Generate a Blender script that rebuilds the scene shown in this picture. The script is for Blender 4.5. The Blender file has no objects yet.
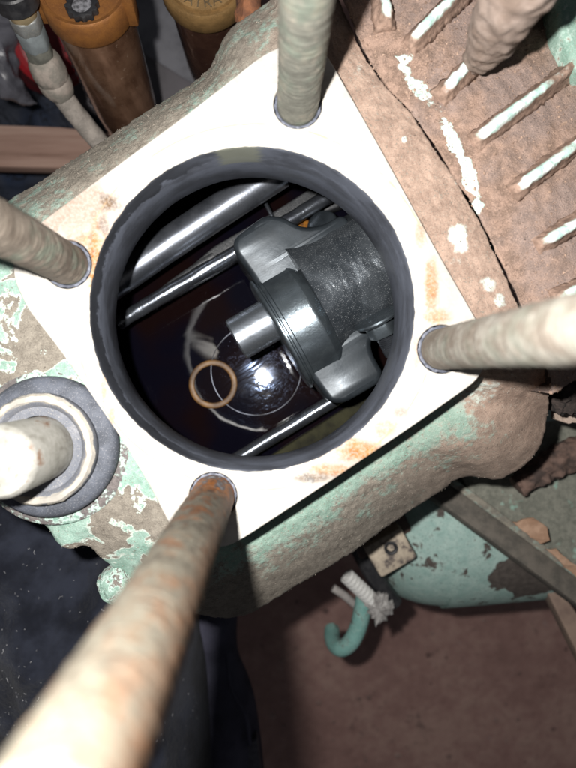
import bpy, bmesh, math, random
from mathutils import Vector, Matrix, noise, Euler
random.seed(7)
R = math.radians
# ------------------------------------------------------------------ scale
# One unit of the survey ("u") is 0.35 mm.  Heights are measured from the machined deck (z = 0, up is +);
# the phone was held 577 u (20 cm) above the deck, looking straight down.
S = 0.00035
H = 577.0
NX, NY = 275.0, 373.0
C = bpy.context.scene.collection
sc = bpy.context.scene
# ------------------------------------------------------------------ camera
cam = bpy.data.cameras.new('camera')
cam.sensor_fit = 'VERTICAL'
cam.sensor_height = 24.0
cam.sensor_width = 18.0
cam.lens = 24.0 * H / 768.0
cam.shift_x = (288 - NX) / 768.0
cam.shift_y = -(384 - NY) / 768.0
cam.clip_start = 0.002
cam.clip_end = 20
cam.dof.use_dof = True
cam.dof.focus_distance = 690 * S
cam.dof.aperture_fstop = 6.3
co = bpy.data.objects.new('camera', cam)
co.location = (0, 0, H * S)
C.objects.link(co)
sc.camera = co
# ------------------------------------------------------------------ world, flash
w = bpy.data.worlds.new('World')
sc.world = w
w.use_nodes = True
w.node_tree.nodes['Background'].inputs[0].default_value = (0.9, 0.92, 1.0, 1)
w.node_tree.nodes['Background'].inputs[1].default_value = 0.06
fl = bpy.data.lights.new('phone_flash', 'POINT')
fl.energy = 6.5
fl.color = (1.0, 0.97, 0.93)
fl.shadow_soft_size = 10 * S
flo = bpy.data.objects.new('phone_flash', fl)
flo.location = (-64 * S, 44 * S, H * S)
C.objects.link(flo)
sc.view_settings.view_transform = 'Standard'
sc.view_settings.look = 'None'
sc.view_settings.gamma = 1
sc.view_settings.exposure = 0.0
sc.view_settings.use_curve_mapping = False
sc.cycles.max_bounces = 8
sc.cycles.caustics_reflective = False

# ------------------------------------------------------------------ shape helpers (all in u)
def W(px, py, z=0.0):
    k = (H - z) / H
    return Vector(((px - NX) * k, -(py - NY) * k, z))
def lerp(a, b, t): return a + (b - a) * t
def sstep(a, b, x):
    t = min(1, max(0, (x - a) / (b - a))); return t * t * (3 - 2 * t)
def fbm(p, o=4): return noise.fractal(p, 1.0, 2.0, o, noise_basis='PERLIN_ORIGINAL')
ORG = {}
def thing(name, label, cat, loc, group=None, kind=None):
    o = bpy.data.objects.new(name, None); C.objects.link(o)
    o.empty_display_size = 0.005
    o.location = Vector(loc) * S; ORG[o] = Vector(loc)
    tag(o, label, cat, group, kind)
    return o
def tag(o, label, cat, group=None, kind=None):
    o['label'] = label; o['category'] = cat
    if group: o['group'] = group
    if kind: o['kind'] = kind
    return o
def obj(name, vf, mat, parent=None, smooth=True, origin=None, label=None, kind=None, attrs=None, sharp=40):
    v, f = vf
    if origin is None:
        xs = [p[0] for p in v]; ys = [p[1] for p in v]; zs = [p[2] for p in v]
        origin = Vector(((min(xs)+max(xs))/2, (min(ys)+max(ys))/2, min(zs)))
    origin = Vector(origin)
    me = bpy.data.meshes.new(name)
    me.from_pydata([((Vector(p) - origin) * S)[:] for p in v], [], f)
    me.validate(); me.update()
    bm = bmesh.new(); bm.from_mesh(me)
    bmesh.ops.recalc_face_normals(bm, faces=bm.faces)
    bm.to_mesh(me); bm.free()
    if smooth:
        me.shade_smooth()
        if sharp: me.set_sharp_from_angle(angle=R(sharp))
    if attrs:
        for an, vals in attrs.items():
            a = me.attributes.new(an, 'FLOAT', 'POINT'); a.data.foreach_set('value', vals)
    if mat: me.materials.append(mat)
    o = bpy.data.objects.new(name, me); C.objects.link(o)
    ORG[o] = origin
    if parent:
        o.parent = parent; o.location = (origin - ORG[parent]) * S
    else:
        o.location = origin * S
    if label: o['label'] = label
    if kind: o['kind'] = kind
    return o
def copy_part(o, parent, loc, rotz=0, scale=(1,1,1)):
    c = o.copy(); C.objects.link(c); ORG[c] = Vector(loc)
    c.parent = parent; c.location = (Vector(loc) - (ORG[parent] if parent else Vector())) * S
    c.rotation_euler = (0, 0, rotz); c.scale = scale
    return c
def xf(vf, M): return [M @ Vector(p) for p in vf[0]], vf[1]
def join(*vfs):
    V, Fc = [], []
    for v, f in vfs:
        n = len(V); V += list(v); Fc += [[i + n for i in q] for q in f]
    return V, Fc
def frame(a, b):
    """matrix whose z axis runs from a to b, origin a"""
    a = Vector(a); b = Vector(b)
    q = (b - a).to_track_quat('Z', 'Y')
    return Matrix.Translation(a) @ q.to_matrix().to_4x4()
def prism(outline, z0, z1, holes=(), bevel=0.0, res=2):
    cu = bpy.data.curves.new('c', 'CURVE'); cu.dimensions = '2D'; cu.fill_mode = 'BOTH'
    cu.extrude = max(0.01, (z1 - z0) / 2 - bevel); cu.bevel_depth = bevel; cu.bevel_resolution = res; cu.offset = -bevel
    for pl in (outline, *holes):
        s = cu.splines.new('POLY'); s.points.add(len(pl) - 1); s.use_cyclic_u = True
        for p, q in zip(s.points, pl): p.co = (q[0], q[1], 0, 1)
    o = bpy.data.objects.new('c', cu); C.objects.link(o)
    dg = bpy.context.evaluated_depsgraph_get()
    me = bpy.data.meshes.new_from_object(o.evaluated_get(dg))
    bm = bmesh.new(); bm.from_mesh(me); bmesh.ops.remove_doubles(bm, verts=bm.verts, dist=0.01)
    v = [Vector((p.co.x, p.co.y, p.co.z + (z0 + z1) / 2)) for p in bm.verts]
    bm.verts.index_update()
    f = [[q.index for q in fc.verts] for fc in bm.faces]
    bm.free(); bpy.data.objects.remove(o); bpy.data.curves.remove(cu); bpy.data.meshes.remove(me)
    return v, f
def lathe(prof, n=48, M=Matrix(), closed=False):
    v, f = [], []
    for r, z in prof:
        for i in range(n):
            a = 2 * math.pi * i / n; v.append(M @ Vector((r * math.cos(a), r * math.sin(a), z)))
    m = len(prof)
    for j in range(m if closed else m - 1):
        for i in range(n):
            f.append([j*n+i, j*n+(i+1)%n, ((j+1)%m)*n+(i+1)%n, ((j+1)%m)*n+i])
    if not closed:
        if prof[0][0] > 1e-3: f.append([i for i in range(n)][::-1])
        if prof[-1][0] > 1e-3: f.append([(m-1)*n+i for i in range(n)])
    return v, f
def loft(rings, cap=True):
    n = len(rings[0]); v = [p for r in rings for p in r]; f = []
    for j in range(len(rings)-1):
        for i in range(n):
            f.append([j*n+i, j*n+(i+1)%n, (j+1)*n+(i+1)%n, (j+1)*n+i])
    if cap:
        f.append(list(range(n))[::-1]); f.append([(len(rings)-1)*n+i for i in range(n)])
    return v, f
def catmull(pts, k):
    out = []
    P = [pts[0]] + list(pts) + [pts[-1]]
    for i in range(1, len(P)-2):
        a, b, c, d = P[i-1], P[i], P[i+1], P[i+2]
        for j in range(k):
            t = j / k
            out.append(tuple(0.5*((2*b[m])+(-a[m]+c[m])*t+(2*a[m]-5*b[m]+4*c[m]-d[m])*t*t+(-a[m]+3*b[m]-3*c[m]+d[m])*t**3) for m in range(len(b))))
    out.append(tuple(pts[-1])); return out
def tube(path, rad, n=20, k=6, jitter=0.0, js=0.1):
    """path of Vectors, radius number or list; smooth"""
    if not hasattr(rad, '__len__'): rad = [rad]*len(path)
    pts = catmull([(*p, r) for p, r in zip(path, rad)], k)
    rings = []; up = None
    for i, p in enumerate(pts):
        a = Vector(pts[max(0, i-1)][:3]); b = Vector(pts[min(len(pts)-1, i+1)][:3])
        d = (b-a).normalized()
        if up is None:
            up = d.orthogonal().normalized()
        up = (up - d*up.dot(d)).normalized(); s = d.cross(up)
        ring = []
        for q in range(n):
            t = 2*math.pi*q/n; dirn = up*math.cos(t)+s*math.sin(t)
            r = p[3]
            if jitter: r += jitter*fbm((Vector(p[:3])+dirn*r)*js, 3)
            ring.append(Vector(p[:3]) + dirn*r)
        rings.append(ring)
    return loft(rings)
def box(sx, sy, sz, bevel=1.0, M=Matrix(), seg=2):
    bm = bmesh.new(); bmesh.ops.create_cube(bm, size=1)
    for p in bm.verts: p.co = Vector((p.co.x*sx, p.co.y*sy, p.co.z*sz))
    if bevel: bmesh.ops.bevel(bm, geom=list(bm.edges), offset=bevel, segments=seg, affect='EDGES', profile=0.5)
    bm.verts.index_update()
    v = [M @ p.co for p in bm.verts]; f = [[q.index for q in fc.verts] for fc in bm.faces]; bm.free()
    return v, f
def circ(cx, cy, r, n=64): return [(cx+r*math.cos(2*math.pi*i/n), cy+r*math.sin(2*math.pi*i/n)) for i in range(n)]
def ipoly(pts, z): return [W(x, y, z)[:2] for x, y in pts]
def rounded(pts, r=6, n=4):
    out = []
    m = len(pts)
    for i in range(m):
        p = Vector(pts[i]).to_2d(); a = Vector(pts[i-1]).to_2d(); b = Vector(pts[(i+1)%m]).to_2d()
        da, db = a-p, b-p
        q = min(r, da.length*.45, db.length*.45)
        s, e = p+da.normalized()*q, p+db.normalized()*q
        for j in range(n+1):
            t = j/n; out.append(((1-t)**2*s+2*t*(1-t)*p+t*t*e)[:])
    return out
def dense(pts, step):
    out = []
    for i in range(len(pts)):
        a = Vector(pts[i]); b = Vector(pts[(i+1)%len(pts)])
        k = max(1, int((b-a).length/step))
        out += [a.lerp(b, j/k) for j in range(k)]
    return out

# ------------------------------------------------------------------ material helpers
class NT:
    def __init__(s, name):
        s.m = bpy.data.materials.new(name); s.m.use_nodes = True
        s.t = s.m.node_tree; s.b = s.t.nodes['Principled BSDF']
        s.co = s.t.nodes.new('ShaderNodeTexCoord').outputs['Object']
    def put(s, sock, v):
        if isinstance(v, bpy.types.NodeSocket): s.t.links.new(v, sock)
        elif v is not None:
            if hasattr(v, '__len__') and len(v) == 3 and sock.type == 'RGBA': v = (*v, 1)
            sock.default_value = v
    def noise(s, scale, detail=4, rough=.55, dist=0, co=None, fac=True):
        n = s.t.nodes.new('ShaderNodeTexNoise')
        s.put(n.inputs['Vector'], co or s.co); n.inputs['Scale'].default_value = scale
        n.inputs['Detail'].default_value = detail; n.inputs['Roughness'].default_value = rough; n.inputs['Distortion'].default_value = dist
        return n.outputs['Fac' if fac else 'Color']
    def voro(s, scale, feat='F1', co=None):
        n = s.t.nodes.new('ShaderNodeTexVoronoi'); n.feature = feat
        s.put(n.inputs['Vector'], co or s.co); n.inputs['Scale'].default_value = scale
        return n.outputs['Distance']
    def math(s, op, a, b=0.0, c=None):
        n = s.t.nodes.new('ShaderNodeMath'); n.operation = op
        s.put(n.inputs[0], a); s.put(n.inputs[1], b)
        if c is not None: s.put(n.inputs[2], c)
        return n.outputs[0]
    def step(s, x, a, b, o0=0.0, o1=1.0):
        n = s.t.nodes.new('ShaderNodeMapRange'); n.interpolation_type = 'SMOOTHSTEP'
        s.put(n.inputs['Value'], x)
        for k, v in zip(('From Min', 'From Max', 'To Min', 'To Max'), (a, b, o0, o1)): n.inputs[k].default_value = v
        return n.outputs[0]
    def mix(s, f, a, b):
        n = s.t.nodes.new('ShaderNodeMix'); n.data_type = 'RGBA'
        s.put(n.inputs[0], f); s.put(n.inputs[6], a); s.put(n.inputs[7], b)
        return n.outputs[2]
    def ramp(s, x, stops):
        n = s.t.nodes.new('ShaderNodeValToRGB'); s.put(n.inputs[0], x)
        e = n.color_ramp.elements
        while len(e) < len(stops): e.new(0.5)
        for q, (p, c) in zip(e, stops): q.position = p; q.color = (*c, 1)
        return n.outputs[0]
    def attr(s, name):
        n = s.t.nodes.new('ShaderNodeAttribute'); n.attribute_name = name; return n.outputs['Fac']
    def sep(s, i, co=None):
        n = s.t.nodes.new('ShaderNodeSeparateXYZ'); s.put(n.inputs[0], co or s.co); return n.outputs[i]
    def mapping(s, loc=(0,0,0), scale=(1,1,1), rot=(0,0,0)):
        n = s.t.nodes.new('ShaderNodeMapping'); s.put(n.inputs[0], s.co)
        n.inputs['Location'].default_value = loc; n.inputs['Scale'].default_value = scale; n.inputs['Rotation'].default_value = rot
        return n.outputs[0]
    def dist(s, p, sx=1, sy=1):
        """distance in u from the point p (u, object coordinates), in plan"""
        m = s.mapping(loc=(-p[0]*S, -p[1]*S, 0)); 
        x = s.math('DIVIDE', s.sep(0, m), sx*S); y = s.math('DIVIDE', s.sep(1, m), sy*S)
        return s.math('SQRT', s.math('ADD', s.math('MULTIPLY', x, x), s.math('MULTIPLY', y, y)))
    def bump(s, h, strength=.4, distance=1.0, prev=None):
        n = s.t.nodes.new('ShaderNodeBump'); s.put(n.inputs['Height'], h)
        n.inputs['Strength'].default_value = strength; n.inputs['Distance'].default_value = distance*S
        if prev: s.t.links.new(prev, n.inputs['Normal'])
        return n.outputs[0]
    def out(s, color=None, rough=None, metal=None, normal=None, spec=None, **kw):
        s.put(s.b.inputs['Base Color'], color); s.put(s.b.inputs['Roughness'], rough); s.put(s.b.inputs['Metallic'], metal)
        if normal: s.t.links.new(normal, s.b.inputs['Normal'])
        if spec is not None: s.put(s.b.inputs['Specular IOR Level'], spec)
        for k, v in kw.items(): s.put(s.b.inputs[k.replace('_', ' ')], v)
        return s.m

TEAL = (0.17, 0.29, 0.235); TEAL2 = (0.25, 0.37, 0.31); TEALW = (0.58, 0.72, 0.66)
def cast_paint(name, dust1, dust2, bias=0.0, teal=TEAL, teal2=TEAL2, scale=1.0, attr=True, chips=0.5, soft=.03, cover=1.0, warm=None, patch=None, bd=1.0, grime=.75):
    t = NT(name)
    n1 = t.noise(90*scale, 6, .62); n2 = t.noise(420*scale, 5, .62); n3 = t.noise(2100, 4, .65)
    x = t.math('MULTIPLY_ADD', n1, .62, t.math('MULTIPLY', n2, .38))
    if attr: x = t.math('ADD', x, t.attr('paint'))
    if patch:
        d = t.dist(patch[:2], patch[2], patch[3])
        x = t.math('SUBTRACT', x, t.math('MULTIPLY', t.step(t.math('ADD', d, t.math('MULTIPLY', n1, .8)), 1.5, 1.15), .3))
    m = t.step(x, .53 - soft - bias, .53 + soft - bias)
    fa = t.attr('flake') if warm else 0.0
    if warm:
        y = t.math('ADD', t.math('MULTIPLY_ADD', t.noise(58, 4, .5, dist=.8), .8, t.math('MULTIPLY', n2, .2)), t.math('MULTIPLY', t.attr('paint'), .5))
        mh = t.step(y, .495, .505)
        m = t.math('ADD', t.math('MULTIPLY', m, t.math('SUBTRACT', 1.0, fa)), t.math('MULTIPLY', t.math('MULTIPLY', mh, fa), 1.15))
        white = t.math('MULTIPLY', t.math('MULTIPLY', t.step(y, .492, .5), t.step(y, .535, .51)), fa)
    dust = t.mix(t.step(t.noise(260, 5, .6), .35, .65), dust1, dust2)
    if name == 'dusty_brown_casting': dust = t.mix(t.step(t.noise(45, 4, .6), .4, .62, 0, .7), dust, t.mix(n2, (.17, .135, .125), (.28, .22, .2)))
    if warm:
        wd = t.mix(t.step(t.noise(200, 5, .6), .35, .65), warm[0], warm[1]); dust = t.mix(t.attr('warm'), dust, wd)
    dust = t.mix(t.step(n3, .52, .72, 0, .6), dust, tuple(min(1, c*1.6) for c in dust1))
    dust = t.mix(t.step(n3, .46, .32, 0, .6), dust, tuple(c*.45 for c in dust2))
    dust = t.mix(t.step(t.noise(700, 4, .7), .60, .74, 0, grime), dust, (.04, .03, .024))
    pc = t.mix(t.step(t.noise(150, 5, .6), .3, .7), teal, teal2)
    pc = t.mix(t.step(t.noise(800, 4, .65), .56, .7, 0, .75), pc, dust)
    pc = t.mix(t.step(n3, .5, .72, 0, .4), pc, TEALW)
    if warm: pc = t.mix(t.step(t.attr('warm'), .75, 1), pc, (.6, .68, .63))
    edge = t.math('MULTIPLY', t.step(x, .53 - soft - bias, .53 - bias), t.step(x, .60 - bias, .545 - bias))
    pc = t.mix(t.math('MULTIPLY', edge, chips), pc, TEALW)
    col = t.mix(t.math('MULTIPLY', m, cover), dust, pc)
    if warm: col = t.mix(t.math('MULTIPLY', white, .85), col, (.55, .6, .54))
    hgt = t.math('ADD', t.math('MULTIPLY', m, .5), t.math('MULTIPLY', n3, 1.1))
    nb = t.bump(hgt, .6, 1.5*bd, t.bump(t.noise(620, 5, .65), .5, 1.8*bd))
    return t.out(col, t.step(m, 0, 1, .92, .62), 0, nb, .3)

M_body = cast_paint('dusty_green_casting', (.24, .215, .18), (.17, .15, .125), bias=-.02, soft=.085, cover=.85, chips=.15, warm=((.36, .255, .2), (.26, .18, .14)))
M_cover = cast_paint('dusty_brown_casting', (.33, .225, .175), (.19, .13, .1), bias=-.135, chips=.9, teal=(.4, .55, .49), teal2=(.7, .78, .74), bd=1.3, grime=.9)
M_boss = cast_paint('chipped_green_paint', (.17, .15, .145), (.11, .1, .1), bias=.0, attr=False, chips=.8)

def deck_mat():
    t = NT('machined_deck')
    n = t.noise(230, 5, .6); nf = t.noise(900, 4, .6)
    base = t.mix(t.step(n, .3, .75), (.48, .465, .435), (.38, .36, .325))
    # stains by place (object origin is the bore centre)
    def stains(spots, lo, hi):
        st = None
        for (px, py, rx, ry, a) in spots:
            p = W(px, py) - Vector((-23, 64, 0))
            d = t.dist((p.x, p.y), rx, ry)
            k = t.math('MULTIPLY', t.step(t.math('ADD', d, t.math('MULTIPLY', n, 1.2)), 1.7, .95), a)
            st = k if st is None else t.math('MAXIMUM', st, k)
        return t.math('MULTIPLY', st, t.step(nf, lo, hi, .55, 1))
    fade = stains(((78, 212, 60, 40, .9), (40, 240, 30, 22, .8), (300, 82, 40, 26, .3), (352, 462, 60, 30, .6), (440, 300, 26, 70, .35), (160, 500, 26, 40, .3), (470, 345, 26, 40, .4)), .3, .62)
    col = t.mix(fade, base, t.mix(t.step(n, .4, .6), (.27, .19, .145), (.3, .235, .19)))
    rust = stains(((95, 262, 11, 46, 1.0), (101, 320, 6, 44, .9), (93, 240, 20, 12, .7), (431, 285, 9, 34, .9), (437, 316, 18, 9, .8), (420, 235, 7, 18, .6), (360, 450, 26, 15, 1.0), (330, 470, 26, 8, .8), (385, 428, 16, 12, .6),
                   (282, 96, 5, 20, .9), (104, 388, 5, 22, .6), (112, 415, 5, 14, .6), (196, 505, 10, 20, .6), (416, 350, 6, 30, .4)), .35, .6)
    col = t.mix(rust, col, t.ramp(t.noise(330, 4, .6), [(.32, (.22, .075, .015)), (.5, (.3, .145, .045)), (.62, (.3, .2, .11))]))
    dark = stains(((108, 203, 13, 11, 1.0), (312, 478, 26, 7, .8), (400, 412, 12, 8, .5), (104, 225, 7, 12, .6)), .4, .55)
    col = t.mix(dark, col, t.mix(t.step(n, .4, .6), (.09, .085, .085), (.13, .08, .045)))
    # scribed gasket line
    d = t.dist((4, 2)); ring = t.math('MULTIPLY', t.step(t.math('ABSOLUTE', t.math('SUBTRACT', d, 183)), 1.4, .4), t.step(t.noise(60, 2), .45, .55))
    col = t.mix(t.math('MULTIPLY', ring, .6), col, (.45, .3, .17))
    nb = t.bump(nf, .25, .6)
    sc1 = t.noise(40, 4, .6, co=t.mapping(rot=(0, 0, .6), scale=(.25, 3.5, 1)))
    col = t.mix(t.step(sc1, .58, .7, 0, .45), col, (.24, .22, .2))
    return t.out(col, .6, 0, nb, .25)
M_deck = deck_mat()

def metal(name, c1, c2, rough=(.3, .5), metallic=.85, s1=200, s2=1200, bump=.25, bd=.8, speck=None, stretch=(1,1,1), spec=None):
    t = NT(name); mp = t.mapping(scale=stretch)
    n = t.noise(s1, 5, .6, co=mp); f = t.noise(s2, 4, .65)
    col = t.mix(t.step(n, .35, .65), c1, c2)
    if speck: col = t.mix(t.step(t.noise(2600, 2, .6), .60, .68, 0, .8), col, speck)
    return t.out(col, t.step(n, .3, .7, rough[0], rough[1]), metallic, t.bump(f, bump, bd), spec)
def bore_mat():
    t = NT('oily_blue_bore')
    n = t.noise(60, 5, .55, co=t.mapping(scale=(1, 1, 2.2))); g = t.noise(420, 4, .6, co=t.mapping(scale=(.5, .5, 3)))
    z = t.math('DIVIDE', t.sep(2), S)                        # 0 at the lower lip, 88 at the deck
    col = t.mix(t.step(n, .38, .62), (.05, .054, .066), (.085, .094, .118))
    col = t.mix(t.step(g, .55, .75, 0, .5), col, (.12, .13, .155))
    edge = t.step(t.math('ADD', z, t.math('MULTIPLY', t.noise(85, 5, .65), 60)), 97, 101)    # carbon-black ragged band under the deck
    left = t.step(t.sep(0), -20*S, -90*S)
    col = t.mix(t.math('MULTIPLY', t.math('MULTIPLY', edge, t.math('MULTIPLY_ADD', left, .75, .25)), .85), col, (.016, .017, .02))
    olive = t.math('MULTIPLY', t.step(t.math('ADD', t.dist((-14, 160), 24, 14), t.math('MULTIPLY', g, .9)), 1.55, 1.1), t.step(z, 52, 56))
    col = t.mix(t.math('MULTIPLY', olive, .8), col, (.12, .125, .1))
    return t.out(col, t.step(n, .3, .7, .45, .62), .1, t.bump(g, .15, .5), .15)
M_bore = bore_mat()
M_steel = metal('machined_steel', (.4, .44, .49), (.26, .29, .33), (.24, .4), .9, 140, 900, .15, .6, stretch=(1, 6, 1))
M_cast = metal('oily_cast_iron', (.038, .046, .054), (.02, .025, .03), (.24, .4), .5, 90, 700, .12, .6)
M_castr = metal('grainy_cast_iron', (.085, .097, .11), (.034, .041, .049), (.2, .36), .6, 70, 1500, .3, 1.0, speck=(.42, .44, .46))
M_hub = metal('bright_hub', (.185, .22, .245), (.1, .12, .138), (.2, .38), .85, 110, 900, .3, .8)
M_rod = metal('oily_rod', (.15, .165, .19), (.07, .077, .092), (.18, .36), .85, 120, 700, .4, .9)
M_ledge = metal('polished_ledge', (.25, .27, .31), (.1, .11, .13), (.26, .42), .85, 60, 900, .25, .7)
M_dark = metal('dark_oily_wall', (.012, .012, .014), (.02, .018, .017), (.3, .5), .1, 90, 500, .4, 1.5)
M_plate = metal('grey_cast_plate', (.05, .052, .056), (.028, .03, .033), (.4, .6), .3, 120, 900, .5, 1.2, speck=(.2, .2, .2))
M_olive = metal('olive_oily_rib', (.03, .029, .016), (.01, .01, .009), (.75, .9), 0, 60, 500, .2, .8, spec=.05)
M_rubber = metal('dusty_rubber', (.085, .095, .12), (.05, .056, .07), (.6, .8), 0, 120, 1500, .5, 1.2, speck=(.25, .25, .27))
M_washer = metal('worn_washer', (.2, .205, .225), (.13, .14, .165), (.5, .7), .2, 110, 1200, .5, 1.2, speck=(.4, .37, .33))
M_wrim = metal('worn_rim', (.5, .46, .39), (.32, .3, .27), (.6, .8), .1, 160, 1200, .5, 1.2)
M_collar = metal('bright_thread', (.12, .13, .165), (.05, .055, .075), (.5, .65), .2, 400, 1200, .4, 1.0)
M_amber = metal('amber_residue', (.2, .08, .012), (.06, .022, .004), (.12, .25), 0, 500, 900, .2, .6)
M_black = metal('black_rubber', (.012, .012, .014), (.02, .02, .022), (.4, .6), 0)

def stud_mat(name, stops, sc1=120, rough=.7, metallic=.1, greens=.0):
    t = NT(name)
    x = t.math('MULTIPLY_ADD', t.noise(sc1, 5, .6, co=t.mapping(scale=(1, 1, .6))), .7, t.math('MULTIPLY', t.noise(sc1*4, 4, .6), .3))
    col = t.ramp(x, stops)
    if greens: col = t.mix(t.step(t.noise(70, 4, .6), .48, .62, 0, greens), col, (.13, .18, .14))
    return t.out(col, rough, metallic, t.bump(t.noise(900, 4, .65), .4, .9), .35)
M_st_top = stud_mat('grey_green_stud', [(.3, (.1, .1, .085)), (.5, (.165, .165, .14)), (.6, (.25, .23, .19)), (.7, (.14, .09, .06))], greens=.4)
M_st_left = stud_mat('brown_green_stud', [(.3, (.09, .07, .055)), (.5, (.16, .135, .11)), (.62, (.24, .2, .165)), (.72, (.16, .08, .04))], greens=.55)
M_st_right = stud_mat('dust_coated_stud', [(.3, (.12, .1, .08)), (.46, (.17, .145, .12)), (.58, (.25, .235, .205)), (.72, (.14, .09, .06))], greens=.25)
def rusty():
    t = NT('rusty_stud')
    z = t.math('DIVIDE', t.sep(2), S)
    a = t.noise(190, 5, .65, co=t.mapping(scale=(1, 1, .45))); b = t.noise(600, 5, .65); c = t.noise(75, 4, .6)
    base = t.ramp(t.math('MULTIPLY_ADD', a, .65, t.math('MULTIPLY', b, .35)), [(.36, (.03, .022, .02)), (.44, (.13, .045, .014)), (.51, (.27, .105, .03)), (.56, (.06, .05, .05)), (.66, (.3, .3, .32))])
    up = t.ramp(t.math('MULTIPLY_ADD', c, .5, t.math('MULTIPLY', b, .5)), [(.36, (.035, .026, .02)), (.45, (.07, .062, .048)), (.54, (.1, .093, .074)), (.62, (.085, .055, .034)), (.72, (.12, .115, .1))])
    rs_ = t.math('MULTIPLY', t.step(t.math('MULTIPLY_ADD', a, .6, t.math('MULTIPLY', t.noise(110, 4, .6), .4)), .50, .58), t.step(z, 330, 120, .45, .95))
    side = t.step(t.math('ADD', t.sep(0), t.math('MULTIPLY', t.sep(1), -.4)), 6*S, 20*S)
    rs_ = t.math('MAXIMUM', rs_, t.math('MULTIPLY', side, t.step(b, .35, .6, .2, .8)))
    up = t.mix(rs_, up, (.1, .042, .018))
    col = t.mix(t.step(t.math('ADD', z, t.math('MULTIPLY', c, 60)), 75, 135), base, up)
    return t.out(col, .6, .05, t.bump(b, .6, 1.4), .3)
M_st_bot = rusty()
M_post = stud_mat('whitish_post', [(.3, (.13, .115, .1)), (.42, (.24, .235, .21)), (.55, (.33, .325, .3)), (.64, (.2, .13, .09))], sc1=110)

# ------------------------------------------------------------------ floor
def floor_mat():
    t = NT('red_brown_floor')
    n = t.noise(6, 6, .6); f = t.noise(60, 5, .65)
    col = t.ramp(t.math('MULTIPLY_ADD', n, .6, t.math('MULTIPLY', f, .4)), [(.3, (.2, .11, .095)), (.5, (.32, .19, .165)), (.6, (.4, .26, .22)), (.75, (.23, .13, .112))])
    col = t.mix(t.step(t.noise(25, 4, .7), .6, .72, 0, .7), col, (.09, .06, .055))
    col = t.mix(t.step(t.noise(38, 3, .6), .67, .73, 0, .5), col, (.36, .27, .25))
    col = t.mix(t.step(t.noise(90, 5, .7), .56, .74, 0, .55), col, (.1, .062, .055))
    col = t.mix(t.step(t.noise(150, 3, .6), .68, .76, 0, .6), col, (.42, .32, .29))
    return t.out(col, .8, 0, t.bump(f, .5, 14))
ZF = -1400
bmf = [Vector((x, y, ZF)) for x in (-6000, 6000) for y in (-6000, 6000)]
o = obj('floor', (bmf, [[0, 2, 3, 1]]), floor_mat(), smooth=False, kind='structure')

dv_, df_ = [], []
for i in range(420):
    x = random.uniform(-300, 1300); y = random.uniform(-1500, -300); r = 3 + 13*random.random()**4; n = len(dv_)
    for q in ((1, 0, 0), (0, 1, 0), (-1, 0, 0), (0, -1, 0), (.1, .1, .7)):
        dv_.append(Vector((x + q[0]*r*random.uniform(.6, 1.3), y + q[1]*r*random.uniform(.6, 1.3), ZF - .5 + q[2]*r)))
    df_ += [[n, n+1, n+4], [n+1, n+2, n+4], [n+2, n+3, n+4], [n+3, n, n+4]]
o = obj('floor_grit', (dv_, df_), metal('floor_grit', (.36, .25, .22), (.16, .1, .09), (.9, 1), 0, 8, 60), smooth=False, kind='stuff')
tag(o, 'small reddish grit and crumbs scattered over the brown floor', 'grit')
# ------------------------------------------------------------------ the compressor
BC = Vector((-23, 64, 0)); BR = 161.0                      # bore centre and radius
comp = thing('compressor', 'green dusty compressor crankcase with its cylinder taken off and round bore open', 'compressor', (BC.x, BC.y, -300))
deck_img = [(34, 227), (112, 169), (192, 110), (262, 55), (290, 42), (322, 48), (334, 66), (376, 140), (420, 220), (452, 277), (478, 322), (492, 350), (478, 380), (420, 421), (333, 480),
            (246, 537), (226, 548), (190, 545), (171, 528), (148, 483), (122, 440), (88, 390), (56, 345), (28, 310), (13, 278), (14, 245)]
sil_img = [(-60, 245), (0, 207), (45, 178), (90, 150), (151, 108), (197, 80), (212, 67), (218, 50), (227, 32), (241, 20), (268, 3), (300, -30), (335, -10), (343, 8),
           (361, 51), (386, 88), (409, 112), (447, 169), (480, 223), (520, 310), (545, 370), (549, 400), (546, 425), (541, 447), (525, 466), (500, 480), (484, 479), (471, 474),
           (455, 480), (437, 494), (400, 517), (353, 552), (295, 587), (252, 613), (228, 619), (204, 616), (165, 603), (138, 586), (106, 562), (86, 543), (66, 552), (40, 519), (0, 492), (-60, 440)]
IC = (255.0, 310.0)
def polar(poly, n):
    out = []
    for i in range(n):
        a = 2*math.pi*i/n; d = (math.cos(a), math.sin(a)); best = 0
        for j in range(len(poly)):
            x1, y1 = poly[j][0]-IC[0], poly[j][1]-IC[1]; x2, y2 = poly[(j+1) % len(poly)][0]-IC[0], poly[(j+1) % len(poly)][1]-IC[1]
            ex, ey = x2-x1, y2-y1; den = d[0]*ey - d[1]*ex
            if abs(den) < 1e-9: continue
            s = (x1*ey - y1*ex)/den; u = (x1*d[1] - y1*d[0])/den
            if s > 0 and -1e-6 <= u <= 1+1e-6: best = max(best, s)
        out.append(best)
    return out
NB = 840
rd = polar(deck_img, NB); rs = polar(sil_img, NB)
def smoothring(r, k):
    n = len(r); return [sum(r[(i+j) % n] for j in range(-k, k+1))/(2*k+1) for i in range(n)]
rs = smoothring(rs, 3)
KEYS = [(-75, -20, -30), (-60, -9, -15), (0, -9, -17), (10, -14, -30), (22, -70, -150), (40, -80, -185), (94, -80, -185), (110, -48, -100), (130, -38, -58), (170, -36, -52),
        (190, -44, -66), (206, -58, -120), (255, -60, -115), (278, -35, -60), (285, -20, -30)]
def zkey(deg):
    d = (deg + 75) % 360 - 75
    for (a, z1, z2), (b, y1, y2) in zip(KEYS, KEYS[1:]):
        if a <= d <= b:
            t = sstep(a, b, d); return lerp(z1, y1, t), lerp(z2, y2, t)
    return KEYS[0][1:]
rows = []
paint = []
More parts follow.
